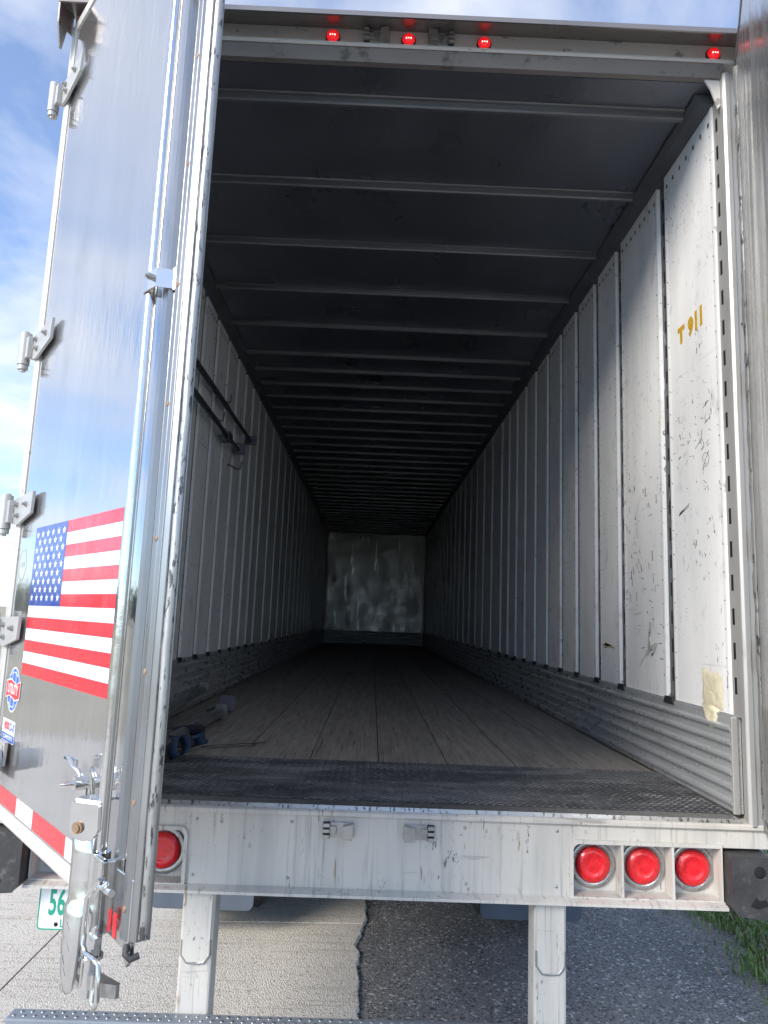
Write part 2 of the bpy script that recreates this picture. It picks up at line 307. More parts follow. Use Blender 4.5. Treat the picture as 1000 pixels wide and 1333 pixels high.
sheet('road_shoulder', [(-.12, -13.4)] + ra[::1][0:0] + [(rb[0][0], rb[0][1])] + rb[1:] + [(-.12, rb[-1][1])], -.018, 'asphalt')
sheet('gravel_verge', [(1.9, -13.4), (2.9, -13.4)] + [(2.75 + rj.uniform(-.15, .15), -13 + k * .4) for k in range(158)] + [(1.9, 50)], -.03, 'gravel_edge')
# grass tufts beside the asphalt
def blades(name, n, region, hmin, hmax, seed, mats, lab=None):
    q = random.Random(seed); v = []; f = []; mi = []
    for _ in range(n):
        x, y = region(q)
        h = q.uniform(hmin, hmax); a = q.uniform(0, 6.283); l = q.uniform(.2, .9) * h; wd = q.uniform(.003, .006); ca, sa = math.cos(a), math.sin(a)
        o = len(v); z = -.03
        v += [(x - sa * wd, y + ca * wd, z), (x + sa * wd, y - ca * wd, z), (x + ca * l * .35 - sa * wd * .8, y + sa * l * .35 + ca * wd * .8, z + h * .6), (x + ca * l * .35 + sa * wd * .8, y + sa * l * .35 - ca * wd * .8, z + h * .6), (x + ca * l, y + sa * l, z + h * .85)]
        f += [(o, o + 1, o + 3, o + 2), (o + 2, o + 3, o + 4)]; k = 1 if q.random() < .16 else 0; mi += [k, k]
    me = bpy.data.meshes.new(name); me.from_pydata(v, [], f)
    for m_ in mats: me.materials.append(MATS[m_])
    me.polygons.foreach_set('material_index', mi); return kind(link(name, me), 'stuff')
def reg(q):
    y = q.uniform(-.5, 7); e = 2.40 + .16 * math.sin(y * 2.3) + .10 * math.sin(y * 6.1 + 1)
    return e + (abs(q.gauss(0, .55)) - .05 if q.random() < .93 else -abs(q.gauss(0, .14))), y
go = blades('grass', 15000, reg, .03, .10, 5, ('blade', 'blade_dry'))
go['label'] = 'green grass growing along the gravelly edge of the asphalt'
go['category'] = 'grass'
# distant wood on the left, mirrored in the open door
def far_wood():
    q = random.Random(11); v = []; f = []
    for k in range(60):
        t = k / 59; x = -150 + q.uniform(-8, 8) + 40 * t; y = -30 + 190 * t + q.uniform(-4, 4); h = q.uniform(4, 7.5); rr = q.uniform(3.5, 6)
        for _ in range(170):
            d = Vector((q.gauss(0, 1), q.gauss(0, 1), q.gauss(0, 1))).normalized() * (q.random() ** .4)
            c = Vector((x + d.x * rr, y + d.y * rr, h * .5 + d.z * h * .5)); s = q.uniform(.6, 1.3)
            a = Vector((q.gauss(0, 1), q.gauss(0, 1), q.gauss(0, 1))).normalized() * s; b2 = a.orthogonal().normalized() * s * .8
            o = len(v); v += [c + a, c + b2, c - a, c - b2]; f.append((o, o + 1, o + 2, o + 3))
    me = bpy.data.meshes.new('far_wood'); me.from_pydata(v, [], f); me.materials.append(MATS['leaf'])
    o = kind(link('far_wood', me), 'stuff'); o['label'] = 'far dark line of trees mirrored in the open trailer door'; o['category'] = 'wood'
far_wood()

# ------------------------------------------------------------------ trailer
TR = tag(empty('semi_trailer'), 'long empty dry van semi trailer with both rear doors swung open', 'trailer')
ZF, ZC, LEN, W, EW = 1.22, 4.08, 16.0, 1.275, 1.345
posts_y = [.06, .64, 1.25, 1.66, 2.08, 2.48, 2.88, 3.29, 3.69, 4.08, 4.48, 4.89] + [4.89 + .61 * k for k in range(1, 19)]
ZP0, ZP1 = 1.56, 4.03
def side(s):
    F = lambda x, y, z: (s * x, y, z)
    wall = MB().box((s * 1.303, .05, 1.10), (s * EW, 16.1, 4.16)).build('side_wall', 'paint', TR)
    lm = 'liner'
    rv = MB(); q = random.Random(5 + s)
    for i in range(len(posts_y)):
        y0 = posts_y[i]
        y1 = posts_y[i + 1] if i + 1 < len(posts_y) else 16.0
        if y1 - y0 > .1:
            a, b2 = y0 + .036, y1 - .056
            m = MB()
            # raised pan panel: flat face with turned edges
            pr = [(1.2925, a), (1.275, a), (1.2745, a + .012), (1.2765, a + .03), (1.2765, b2 - .03), (1.2745, b2 - .012), (1.275, b2), (1.2925, b2)]
            m.prism([(u, v_) for u, v_ in pr], lambda u, v_, w_: F(u, v_, w_), ZP0 + .004, ZP1 - .002)
            m.build('wall_panel', lm, wall)
            if i < 7:
                n = max(5, int((b2 - a) / .062))
                for k in range(n):
                    yy = a + .03 + (b2 - a - .06) * k / (n - 1); rv.cbox(F(1.2755, yy, ZP1 - .065), (.004, .012, .018))
                for zz_ in range(22):
                    for yy in (a + .02, b2 - .02): rv.cyl(F(1.278, yy, ZP0 + .1 + zz_ * .107), F(1.2725, yy, ZP0 + .1 + zz_ * .107), .0024, 6)
        xs = 1.293 if i else 1.2795
        p = MB().box(F(xs, y0 - (.055 if i else .037), ZP0), F(1.3025, y0 + (.055 if i else .030), ZP1))
        nsl = 19 if i < 8 else 0
        for k in range(nsl):
            zz_ = ZP0 + .08 + k * .125; p.box(F(xs - .0008, y0 - .004, zz_), F(xs + .0005, y0 + .012, zz_ + .06), 1)
        if i > 0:
            p.prism([(y0 - .06, ZP0 - .016), (y0 + .045, ZP0 - .016), (y0 + .028, ZP0 + .014), (y0 - .045, ZP0 + .014)], lambda u, v_, w_: F(w_, u, v_), 1.262, 1.2742, 2)
        p.build('wall_post', ['post_steel' if i else 'jamb', 'dark', 'chassis'], wall)
    kind(rv.build('rivet_rows', 'post_steel', wall), 'stuff')
    # corrugated scuff liner
    prof = [(1.2965, ZP0 + .002), (1.268, ZP0)]
    z = ZP0 - .045
    while z > ZF + .03:
        prof += [(1.268, z + .012), (1.254, z + .006), (1.252, z), (1.254, z - .006), (1.268, z - .012)]; z -= .052
    prof += [(1.268, ZF + .004), (1.2965, ZF + .003)]
    b = MB(); n = len(prof); ys = [.075] + [.4 * k for k in range(1, 40)] + [15.99]; v = []
    for k, y in enumerate(ys):
        dxx = q.uniform(-.0025, .0025)
        for u, zz_ in prof: v.append(F(u + (dxx if u < 1.29 else 0), y, zz_))
    f = [(k * n + j, k * n + j + 1, (k + 1) * n + j + 1, (k + 1) * n + j) for k in range(len(ys) - 1) for j in range(n - 1)]
    b.add(v, f); b.add([v[j] for j in range(n)], [tuple(range(n))])
    b.build('scuff_liner', 'galv', wall)
    MB().box(F(1.256, .062, ZF + .003), F(1.2795, .0745, ZP0 - .002)).build('liner_end_trim', 'jamb', wall, .002)
    # cove rail between wall and roof
    MB().prism([(1.300, 4.031), (1.262, 4.031), (1.225, 4.046), (1.205, 4.066), (1.205, 4.0775), (1.300, 4.0775)], lambda u, v_, w_: F(u, w_, v_), .09, 15.98).build('roof_rail', 'rail', wall)
    return wall
WR = side(1); WL = side(-1)

# front bulkhead
fw = MB().box((-1.30, 16.02, 1.1), (1.30, 16.12, 4.16)).build('front_wall', 'paint', TR)
q = random.Random(2); b = MB(); nx, nz = 26, 30; v = []
for k in range(nz + 1):
    for j in range(nx + 1):
        bulge = .02 * math.sin(j * 1.45) ** 4 * (1 if k < 20 else .3) + q.uniform(-.012, .012) * (1 if k < 18 else .3)
        v.append((-1.25 + 2.5 * j / nx, 15.985 + bulge - .01, 1.56 + 2.5 * k / nz))
b.add(v, [(k * (nx + 1) + j, k * (nx + 1) + j + 1, (k + 1) * (nx + 1) + j + 1, (k + 1) * (nx + 1) + j) for k in range(nz) for j in range(nx)], 0, True)
b.build('bulkhead_liner', 'bulkhead', fw)
for k in range(6):
    b = MB(); z = 1.245 + k * .054
    b.prism([(15.97, z - .022), (15.95, z - .01), (15.945, z), (15.95, z + .01), (15.97, z + .022), (15.99, z + .022), (15.99, z - .022)], lambda u, v_, w_: (w_, u, v_), -1.24, 1.24)
    b.build('kick_rib', 'kick_metal', fw)

# roof
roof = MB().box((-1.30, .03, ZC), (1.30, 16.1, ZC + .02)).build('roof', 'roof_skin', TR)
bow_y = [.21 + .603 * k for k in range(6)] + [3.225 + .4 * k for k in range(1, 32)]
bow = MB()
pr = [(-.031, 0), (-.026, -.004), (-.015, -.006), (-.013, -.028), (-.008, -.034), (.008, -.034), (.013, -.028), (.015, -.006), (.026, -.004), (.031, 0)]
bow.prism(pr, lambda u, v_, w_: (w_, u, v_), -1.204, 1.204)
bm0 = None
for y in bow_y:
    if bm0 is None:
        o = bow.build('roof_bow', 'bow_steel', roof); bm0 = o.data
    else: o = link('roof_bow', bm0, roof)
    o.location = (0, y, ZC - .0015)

# floor
fl = MB().box((-1.30, .02, 1.13), (1.30, 16.05, 1.185)).build('floor', 'chassis', TR)
pw = 2.52 / 8; pm = None
for k in range(8):
    x0 = -1.26 + pw * k + .0022; x1 = x0 + pw - .0044
    if pm is None:
        o = MB().box((0, .80, 1.187), (x1 - x0, 15.98, ZF - .0)).build('floor_plank', 'wood', fl, .002); pm = o.data
    else: o = link('floor_plank', pm, fl, .002)
    o.location = (x0, 0, 0)
MB().box((-1.268, .078, 1.187), (1.268, .797, 1.2215)).build('tread_plate', 'tread', fl)
b = MB(); q = random.Random(9); r_ = 0; y = .092
lug = [(-1, 0), (-.35, .3), (.35, .3), (1, 0), (.35, -.3), (-.35, -.3)]
while y < .785:
    x = -1.25 + (r_ % 2) * .0145
    while x < 1.25:
        sg = 1 if r_ % 2 else -1
        a = sg * .5; ca, sa = math.cos(a), math.sin(a); L_ = .0125
        o = [(x + (u * ca - w_ * sa) * L_, y + (u * sa + w_ * ca) * L_) for u, w_ in lug]
        b.add([(*p, 1.221) for p in o] + [(x + (p[0] - x) * .6, y + (p[1] - y) * .6, 1.2238) for p in o], [(0, 1, 7, 6), (1, 2, 8, 7), (2, 3, 9, 8), (3, 4, 10, 9), (4, 5, 11, 10), (5, 0, 6, 11), (6, 7, 8, 9, 10, 11)])
        x += .029
    y += .0165; r_ += 1
kind(b.build('tread_lugs', 'tread', fl), 'stuff')

# rear frame -----------------------------------------------------------------
for s in (1, -1):
    F = lambda x, y, z: (s * x, y, z)
    p = MB().prism([(1.273, .021), (1.273, -.004), (1.282, -.012), (1.300, -.012), (1.303, -.006), (EW - .012, -.006), (EW, .01), (EW, .049), (1.30, .049), (1.30, .021)], lambda u, v_, w_: F(u, v_, w_), 1.2, 4.10)
    cp = p.build('corner_post', 'jamb', TR, .002)
    MB().cyl(F(1.318, -.004, 3.03), F(1.318, -.0075, 3.03), .006, 10).build('bolt_hole', 'dark', cp)
    # gusset in the upper corner
    MB().prism([(1.272, 4.10), (1.272, 3.97), (1.262, 3.955), (1.235, 4.04), (1.20, 4.10)], lambda u, v_, w_: F(u, w_, v_), .012, .02).build('corner_gusset', 'header_paint', cp)
hd = MB().prism([(-.012, 4.215), (-.012, 4.142), (-.034, 4.138), (-.038, 4.128), (-.030, 4.123), (-.026, 4.126), (.10, 4.126), (.10, 4.215)], lambda u, v_, w_: (w_, u, v_), -1.34, 1.34).build('header_beam', 'header_paint', TR)
MB().prism([(-.027, 4.1255), (.003, 4.083), (.028, 4.0815), (.028, 4.1255)], lambda u, v_, w_: (w_, u, v_), -1.27, 1.27).build('header_skirt', 'header_dark', hd)
hood = MB().prism([(-.012, 4.216), (-.125, 4.178), (-.128, 4.164), (-.136, 4.164), (-.134, 4.186), (-.012, 4.228), (.2, 4.228), (.2, 4.216)], lambda u, v_, w_: (w_, u, v_), -1.352, 1.352).build('roof_hood', 'hood_metal', TR)
for s in (1, -1):
    MB().prism([(-.012, 4.214), (-.134, 4.172), (-.13, 4.08), (-.10, 4.0), (-.085, 4.0), (-.06, 4.10), (-.012, 4.12)], lambda u, v_, w_: (s * w_, u, v_), 1.346, 1.352).build('hood_end', 'hood_metal', hood)
def marker(x):
    c = (x, -.012, 4.172)
    m = MB().lathe(c, (0, -1, 0), [(.030, 0), (.030, .006), (.025, .009), (.0, .009)], 18).build('marker_light', 'seal', TR)
    MB().lathe((x, -.020, 4.172), (0, -1, 0), [(.026, 0), (.025, .006), (.019, .013), (.009, .0165), (0, .017)], 18).build('lens', 'lens_lit', m)
    b = MB()
    for k in (-1, 0, 1): b.lathe((x + k * .009, -.0345, 4.166), (0, -1, 0), [(.0032, 0), (.002, .004), (0, .0045)], 8)
    b.build('diode', 'lens_led', m)
for x in (-.305, 0, .305, 1.235, -1.235): marker(x)
def keeper(x, y, z, s, up):
    """lock rod keeper: base plate, block and ribbed hook"""
    b = MB(); b.box((x - .052, y - .004, z - .024), (x + .052, y, z + .024))
    b.box((x - s * .008, y - .014, z - .013), (x - s * .03, y - .004, z + .013))
    b.prism([(x + s * .012, z - .024), (x + s * .048, z - .026), (x + s * .05, z + .026), (x + s * .016, z + .018)], lambda u, v_, w_: (u, w_, v_), y - .004, y - .034)
    for k in (-1, 0, 1): b.box((x - s * .052, y - .026, z + k * .018 - .006), (x - s * .030, y - .004, z + k * .018 + .006))
    b.cyl((x - s * .02, y - .004, z + .022), (x - s * .02, y - .014, z + .022), .005, 8)
    o = b.build('rod_keeper', 'zinc', TR, .0015)
    MB().box((x - s * .053, y - .010, z - .026), (x - s * .029, y - .0045, z + .026)).build('keeper_shade', 'dark', o); return o  # black box behind the ribs, shade of the recess put in as colour
keeper(-.141, -.004, 1.146, 1, 0); keeper(.133, -.004, 1.146, -1, 0)
keeper(-.128, -.014, 4.180, 1, 1); keeper(.13, -.014, 4.180, -1, 1)

# rear sill with lamp pockets
PX0, PX1, PZ0, PZ1 = .664, 1.172, .958, 1.128
b = MB()
b.box((-PX0, 0, .945), (PX0, .06, 1.199))
for s in (1, -1):
    b.box((s * PX0, 0, PZ1), (s * 1.34, .06, 1.199)); b.box((s * PX0, .058, .95), (s * 1.34, .07, PZ1 - .001))
b.box((-1.34, .0005, .937), (1.34, .07, .9445)); b.prism([(-.035, .937), (-.035, .946), (.0, .957), (.0, .937)], lambda u, v_, w_: (w_, u, v_), -1.18, 1.18)
b.prism([(-.006, 1.186), (-.012, 1.192), (-.012, 1.203), (-.004, 1.2085), (.072, 1.2085), (.072, 1.2)], lambda u, v_, w_: (w_, u, v_), -1.345, 1.345)
sill = b.build('rear_sill', 'paint', TR)
MB().prism([(.0, 1.2088), (.004, 1.2225), (.0705, 1.2225), (.0705, 1.2088)], lambda u, v_, w_: (w_, u, v_), -1.2485, 1.2485).build('threshold', 'alu_dirty', sill)
for s in (1, -1):
    F = lambda x, y, z: (s * x, y, z)
    # rounded rim round the pocket
    out = rrect(PX0 - .012, PZ0 - .004, 1.176, PZ1 + .012, .03, 6, (0, 0, 0, 1)); inn = rrect(PX0, PZ0 + .0005, 1.170, PZ1 - .001, .022, 6, (0, 0, 0, 1)); n = len(out)
    m = MB(); v = [F(x, -.008, z) for x, z in out] + [F(x, -.008, z) for x, z in inn] + [F(x, .057, z) for x, z in inn] + [F(x, -.0008, z) for x, z in out]
    m.add(v, [(k, (k + 1) % n, n + (k + 1) % n, n + k) for k in range(n)] + [(n + k, n + (k + 1) % n, 2 * n + (k + 1) % n, 2 * n + k) for k in range(n)] + [(k, (k + 1) % n, 3 * n + (k + 1) % n, 3 * n + k) for k in range(n)])
    m.build('lamp_housing', 'paint', sill)
    for x in (.832, 1.006): MB().prism([(-.010, PZ0), (-.006, PZ1 - .002), (.056, PZ1 - .002), (.056, PZ0)], lambda u, v_, w_: F(w_, u, v_), x - .004, x + .004).build('housing_rib', 'paint', sill)
    for x in (.747, .922, 1.096):
        t = MB().lathe(F(x, .0575, 1.045), (0, -1, 0), [(.079, 0), (.079, .007), (.077, .009), (.0615, .009), (.0595, .006)], 36).build('tail_light', 'bezel', TR)
        MB().lathe(F(x, .0515, 1.045), (0, -1, 0), [(.059, 0), (.0585, .009), (.056, .012), (.0505, .0128), (.0500, .0138), (.034, .0156), (.0335, .0150), (.018, .0162), (0, .0168)], 40).build('lens', 'lens', t)
# dock bumpers
for s in (1, -1):
    F = lambda x, y, z: (s * x, y, z)
    m = MB().prism([(1.182, 1.117), (1.182, .955), (1.20, .93), (1.30, .922), (1.345, .945), (1.348, 1.10), (1.33, 1.118)], lambda u, v_, w_: F(u, w_, v_), -.06, .056)
    d = m.build('dock_bumper', 'rubber', TR, .02, seg=4)
    MB().lathe(F(1.275, -.061, 1.07), (0, -1, 0), [(.020, 0), (.017, .0015), (0, .0018)], 14).build('bolt_pit', 'dark', d)
    MB().prism([(1.24, .965), (1.265, .955), (1.30, .968), (1.292, .985), (1.27, .98), (1.262, .992), (1.25, .978)], lambda u, v_, w_: F(u, w_, v_), -.0625, -.055).build('gouge', 'dark', d)
# rivets along the sill
b = MB(); q = random.Random(4)
for x in (-.62, -.3, .3, .6):
    for z in (1.165, .985): b.lathe((x + q.uniform(-.01, .01), -.0005, z), (0, -1, 0), [(.006, 0), (.004, .003), (0, .0035)], 8)
kind(b.build('sill_rivets', 'zinc', sill), 'stuff')
# weld ribs on the sill face
for x in (-.005,): MB().prism([(x - .003, 1.18), (x + .003, 1.18), (x + .003, .96), (x - .003, .96)], lambda u, v_, w_: (u, w_, v_), -.0015, .001).build('sill_seam', 'paint', sill)

# underride guard
ug = empty('underride_guard', (0, 0, .45), parent=TR)
Z0 = .45
for x in (-.60, .588):
    p = MB().box((x - .055, .004, 0), (x + .055, .10, .486)).build('guard_post', 'paint', ug, .008)
    pl = [(x - .046, .484), (x - .046, .285), (x - .028, .262), (x + .028, .262), (x + .046, .285), (x + .046, .484)]
    MB().prism(pl, lambda u, v_, w_: (u, w_, v_), -.002, .0035).build('sleeve_plate', 'paint', p)
    MB().tube([(u, .001, z) for u, z in [(x - .047, .33), (x - .047, .284), (x - .028, .260), (x, .257), (x + .028, .260), (x + .047, .284), (x + .047, .33)]], .0045, 6).build('weld_bead', 'zinc', p)
    MB().prism([(.1, .02), (.1, .25), (.25, .48), (.30, .48), (.14, .02)], lambda u, v_, w_: (w_, u, v_), x - .05 if x < 0 else x + .03, x - .03 if x < 0 else x + .05).build('gusset', 'paint', p)
gb = MB().box((-1.18, -.062, .0), (1.18, .003, .105)).build('guard_bar', 'alu', ug, .006)
gb.data.materials[0] = MATS['grey_plastic']
b = MB()
for k in range(70):
    x = -1.16 + k * .0335
    for j, y in enumerate((-.042, -.018)):
        b.lathe((x + j * .016, y, .1045), (0, 0, 1), [(.0065, 0), (.005, .003), (.003, .0035), (0, .002)], 8)
kind(b.build('step_dimples', 'zinc', ug), 'stuff')

# mud flaps, wheels, chassis
for s in (1, -1):
    MB().prism(rrect(.645 if s > 0 else .68, .158, 1.24 if s > 0 else 1.28, 1.02, .04, 5, (1, 1, 0, 0)), lambda u, v_, w_: (s * u, w_, v_), 1.88, 1.892).build('mud_flap', 'flap', TR)
MB().box((-1.29, 1.893, .99), (1.29, 1.93, 1.06)).build('flap_hanger', 'chassis', TR)
ch = MB()
for s in (1, -1): ch.box((s * .45, .6, .88), (s * .56, 5.2, 1.04))
for k in range(30): ch.box((-1.28, .25 + k * .5, 1.04), (1.28, .31 + k * .5, 1.128))
ch.build('chassis_rails', 'chassis', TR)
for ay in (2.45, 3.70):
    MB().cyl((-1.2, ay, .51), (1.2, ay, .51), .065, 16).build('axle', 'chassis', TR)
    for x in (-1.12, -.79, .79, 1.12):
        wv = empty('wheel', (x, ay, .51), parent=TR)
        hwid = .135; t = MB().lathe((-hwid, 0, 0), (1, 0, 0), [(.30, 0), (.42, -.004), (.485, .02), (.51, .05), (.51, .22), (.485, .25), (.42, .274), (.30, .27)], 40).build('tyre', 'rubber', wv)
        rm = MB().lathe((-.11, 0, 0), (1, 0, 0), [(.30, 0), (.29, .03), (.28, .1), (.10, .13), (0, .13)], 32).build('rim', 'wheel_rim', wv)

# licence plate, hanging under the sill
PY = .02
b = MB().prism(rrect(-1.142, .788, -.836, .942, .012), lambda u, v_, w_: (u, w_, v_), PY, PY + .002)
lp = b.build('license_plate', 'plate_green', TR)
MB().prism(rrect(-1.137, .793, -.841, .937, .010), lambda u, v_, w_: (u, w_, v_), PY - .0006, PY).build('plate_face', 'plate_white', lp)
def text_on(name, txt, size, mname, parent, fn, bold=0, shear=0, sx=1.0, th=.0006):
    v, f = text_geo(txt, size, bold, shear, sx); b = MB(); b.add([fn(x, y) for x, y in v], f); return b.build(name, mname, parent)
text_on('plate_number', '56', .115, 'plate_green', lp, lambda x, y: (-1.080 + x, PY - .0012, .872 + y), .0028, 0, .50)
text_on('plate_legend', 'LO', .036, 'plate_green', lp, lambda x, y: (-1.046 + x, PY - .0012, .809 + y), .0008, 0, .85)
MB().lathe((-1.078, PY - .0007, .806), (0, -1, 0), [(.0075, 0), (.005, .0006), (0, .0006)], 9).build('plate_emblem', 'dark', lp)
MB().box((-1.10, PY + .003, .90), (-.88, PY + .008, .946)).build('plate_bracket', 'chassis', lp)

# ------------------------------------------------------------------ wall details
F1 = lambda y, z, d=.0: (1.2765 - d, y, z)
# gold stencil on the first panel; the wall is read with +y to the left
def on_wall(name, txt, size, yc, zc, mname, bold, sx, gap=0, rot=0):
    def fn(x, y):
        ca, sa = math.cos(rot), math.sin(rot); return (1.2765 - .0012, yc - (x * ca - y * sa), zc + x * sa + y * ca)
    return text_on(name, txt, size, mname, WR, fn, bold, 0, sx)
on_wall('stencil_letter', 'T', .098, .437, 3.163, 'gold', .007, 1.0)
on_wall('stencil_numeral', '9', .104, .342, 3.165, 'gold', .0065, .95)
on_wall('stencil_numeral', '1', .108, .290, 3.168, 'gold', .007, .85)
on_wall('stencil_numeral', '1', .110, .243, 3.171, 'gold', .007, .85)
def blob(name, outline, mname, amp, seed, base=.0025):
    """irregular patch of filler on the right wall, thicker in the middle"""
    q = random.Random(seed); cy = sum(p[0] for p in outline) / len(outline); cz = sum(p[1] for p in outline) / len(outline); n = len(outline); rings = 5; v = []; f = []
    for r in range(rings + 1):
        t = 1 - r / rings
        for (y, z) in outline:
            e = (q.uniform(-.1, .1) * t if 0 < r else 0); d = -.001 if r == 0 else base + amp * q.random()
            v.append(F1(cy + (y - cy) * (t + e * .4), cz + (z - cz) * (t + e * .4), d))
    for r in range(rings):
        for k in range(n): f.append((r * n + k, r * n + (k + 1) % n, (r + 1) * n + (k + 1) % n, (r + 1) * n + k))
    b = MB(); b.add(v, f, 0, True); return b.build(name, mname, WR)
blob('filler_patch', [(.33, 1.72), (.30, 1.725), (.26, 1.70), (.20, 1.715), (.165, 1.70), (.15, 1.64), (.155, 1.59), (.16, 1.565), (.20, 1.57), (.235, 1.575), (.27, 1.572), (.315, 1.58), (.335, 1.60), (.325, 1.65)], 'putty', .006, 1)
blob('filler_drip', [(.315, 1.59), (.20, 1.575), (.19, 1.545), (.215, 1.50), (.25, 1.49), (.27, 1.515), (.30, 1.53)], 'putty', .004, 2, .0105)
blob('filler_scrape', [(1.02, 1.66), (1.0, 1.68), (.94, 1.72), (.87, 1.745), (.79, 1.80), (.76, 1.80), (.80, 1.755), (.84, 1.73), (.855, 1.80), (.87, 1.87), (.84, 1.90), (.865, 1.905), (.885, 1.84), (.885, 1.76)], 'putty_grey', .002, 3, .001)
blob('tear', [(1.58, 1.765), (1.52, 1.785), (1.46, 1.78), (1.37, 1.77), (1.345, 1.755), (1.38, 1.75), (1.43, 1.76), (1.50, 1.758), (1.54, 1.745)], 'putty', .004, 4)
b = MB(); b.add([F1(y, z, .0075) for y, z in [(1.54, 1.768), (1.49, 1.778), (1.44, 1.772), (1.385, 1.764), (1.43, 1.764), (1.49, 1.763)]], [(0, 1, 2, 3, 4, 5)]); b.build('tear_hole', 'dark', WR)
# scribbled pen marks
q = random.Random(21); b = MB()
def pen(pts, r=.0016): b.tube([F1(y, z, .0005) for y, z in pts], r, 4)
for _ in range(70):
    y = q.uniform(.12, .58); z = q.choice((q.uniform(2.5, 2.8), q.uniform(2.2, 3.0))); l = q.uniform(.006, .03); a = q.choice((0.3, 1.4, 2.6)) + q.uniform(-.3, .3)
    pen([(y, z), (y + l * math.cos(a), z + l * math.sin(a))], q.uniform(.0006, .0013))
pen([(.24 + .03 * math.cos(t), 2.555 + .028 * math.sin(t)) for t in [k * .5 for k in range(11)]], .001); pen([(.21, 2.585), (.245, 2.55), (.265, 2.52)], .001)
pen([(.33, 2.62), (.27, 2.65), (.25, 2.62), (.275, 2.60)], .001); pen([(.19, 2.72), (.24, 2.705)], .001); pen([(.2, 2.79), (.25, 2.775)], .001)
for k in range(8): pen([(.50 - .012 * k, 2.36 + .003 * k), (.485 - .012 * k, 2.372 + .004 * k)], .003 if k < 3 else .001)
for _ in range(60):
    y = q.uniform(.70, 1.2); z = q.choice((q.uniform(1.9, 2.25), q.uniform(1.7, 2.6))); l = q.uniform(.01, .05); a = q.choice((1.5, 1.2, 0.1)) + q.uniform(-.2, .2)
    pen([(y, z), (y + l * math.cos(a), z + l * math.sin(a))], q.uniform(.0008, .002))
kind(b.build('pen_marks', 'strap_black', WR), 'stuff')
# hooks on the left wall
for y, z in ((2.35, 3.24), (2.55, 3.44), (3.1, 3.05)):
    MB().tube([(-1.276, y, z), (-1.25, y, z), (-1.20, y, z - .03), (-1.165, y, z - .03), (-1.16, y, z + .03)], .007, 6).build('wall_hook', 'bar_steel', WL)

# ------------------------------------------------------------------ doors
def door(hx, hy, rz):
    return empty('swing_door', (hx, hy, 0), rz, TR)
TH = R(50); DZ0, DZ1, DW = 1.192, 4.125, 1.30
LD = door(-1.325, -.03, -TH)            # local x: hinge -> free edge, -y: outer face
pan = MB().box((.05, -.006, DZ0 + .04), (1.217, .020, DZ1 - .03)).build('door_panel', 'skin_mirror', LD)
# frame mouldings
MB().prism([(0, .024), (0, -.010), (.012, -.016), (.040, -.014), (.049, -.009), (.049, .024)], lambda u, v_, w_: (u, v_, w_), DZ0, DZ1).build('hinge_stile', 'paint', LD, .001)
MB().prism([(1.218, .026), (1.218, -.010), (1.222, -.018), (1.234, -.022), (1.248, -.020), (1.254, -.012), (1.262, -.012), (1.272, -.004), (1.274, .026)], lambda u, v_, w_: (u, v_, w_), DZ0, DZ1).build('free_stile', 'alu', LD, .001)
MB().prism([(DZ0, .024), (DZ0, -.012), (DZ0 + .01, -.017), (DZ0 + .028, -.013), (DZ0 + .039, -.008), (DZ0 + .039, .024)], lambda u, v_, w_: (w_, v_, u), .0505, 1.217).build('bottom_rail', 'paint', LD, .001)
MB().prism([(DZ1, .024), (DZ1, -.014), (DZ1 - .029, -.010), (DZ1 - .029, .024)], lambda u, v_, w_: (w_, v_, u), .0505, 1.217).build('top_rail', 'paint', LD, .001)
# ribbed channel beside the lock rod, wavy rubber seal
MB().prism([(1.150, -.0065), (1.153, -.016), (1.162, -.019), (1.168, -.010), (1.176, -.010), (1.182, -.018), (1.188, -.0065)], lambda u, v_, w_: (u, v_, w_), DZ0 + .042, DZ1 - .032).build('rod_channel', 'alu', LD)
b = MB(); q = random.Random(8); v = []; n = 60
for k in range(n + 1):
    z = DZ0 + .01 + (DZ1 - DZ0 - .02) * k / n; e = .0022 * math.sin(k * .9) + q.uniform(-.0015, .0015)
    v += [(1.2745, .0, z), (1.283 + e, -.004, z), (1.291 + e, .004, z), (1.293 + e, .014, z), (1.2745, .022, z)]
b.add(v, [(k * 5 + j, k * 5 + j + 1, k * 5 + j + 6, k * 5 + j + 5) for k in range(n) for j in range(4)], 0, True); b.build('edge_seal', 'alu_dirty', LD)
b = MB()
for z in (3.52, 3.22, 2.93, 2.62, 2.33, 2.02, 1.73, 1.46, 1.25): b.lathe((1.242, -.0205, z), (0, -1, 0), [(.007, 0), (.006, .002), (.002, .0015), (0, .0015)], 10)
kind(b.build('stile_screws', 'rust_bolt', LD), 'stuff')
# hinges
def hinge(z, last=False):
    m = MB()
    m.prism([(.0, z - .045), (.06, z - .052), (.22, z - .022), (.228, z + .052), (.0, z + .045)], lambda u, v_, w_: (u, w_, v_), -.0172, -.0265)
    m.box((-.03, -.045, z - .04), (.012, -.027, z + .04)); 
    h = m.build('hinge', 'cast', LD, .002)
    k = MB(); k.cyl((-.036, -.042, z - .06), (-.036, -.042, z + .06), .021, 16); k.cyl((-.036, -.042, z + .06), (-.036, -.042, z + .068), .016, 16, r1=.010); k.cyl((-.036, -.042, z - .078), (-.036, -.042, z - .062), .018, 12); k.cyl((-.036, -.042, z - .086), (-.036, -.042, z - .078), .010, 6)
    kb = k; k = MB()
    for (u, zz_) in ((.05, z + .02), (.07, z - .02), (.165, z + .012)):
        k.cyl((u, -.0266, zz_), (u, -.0335, zz_), .010, 6); k.cyl((u, -.0335, zz_), (u, -.042, zz_), .0055, 8)
    kb.build('hinge_pin', 'cast', LD, 0); kind(k.build('hinge_bolts', 'zinc', LD, 0), 'stuff'); return h
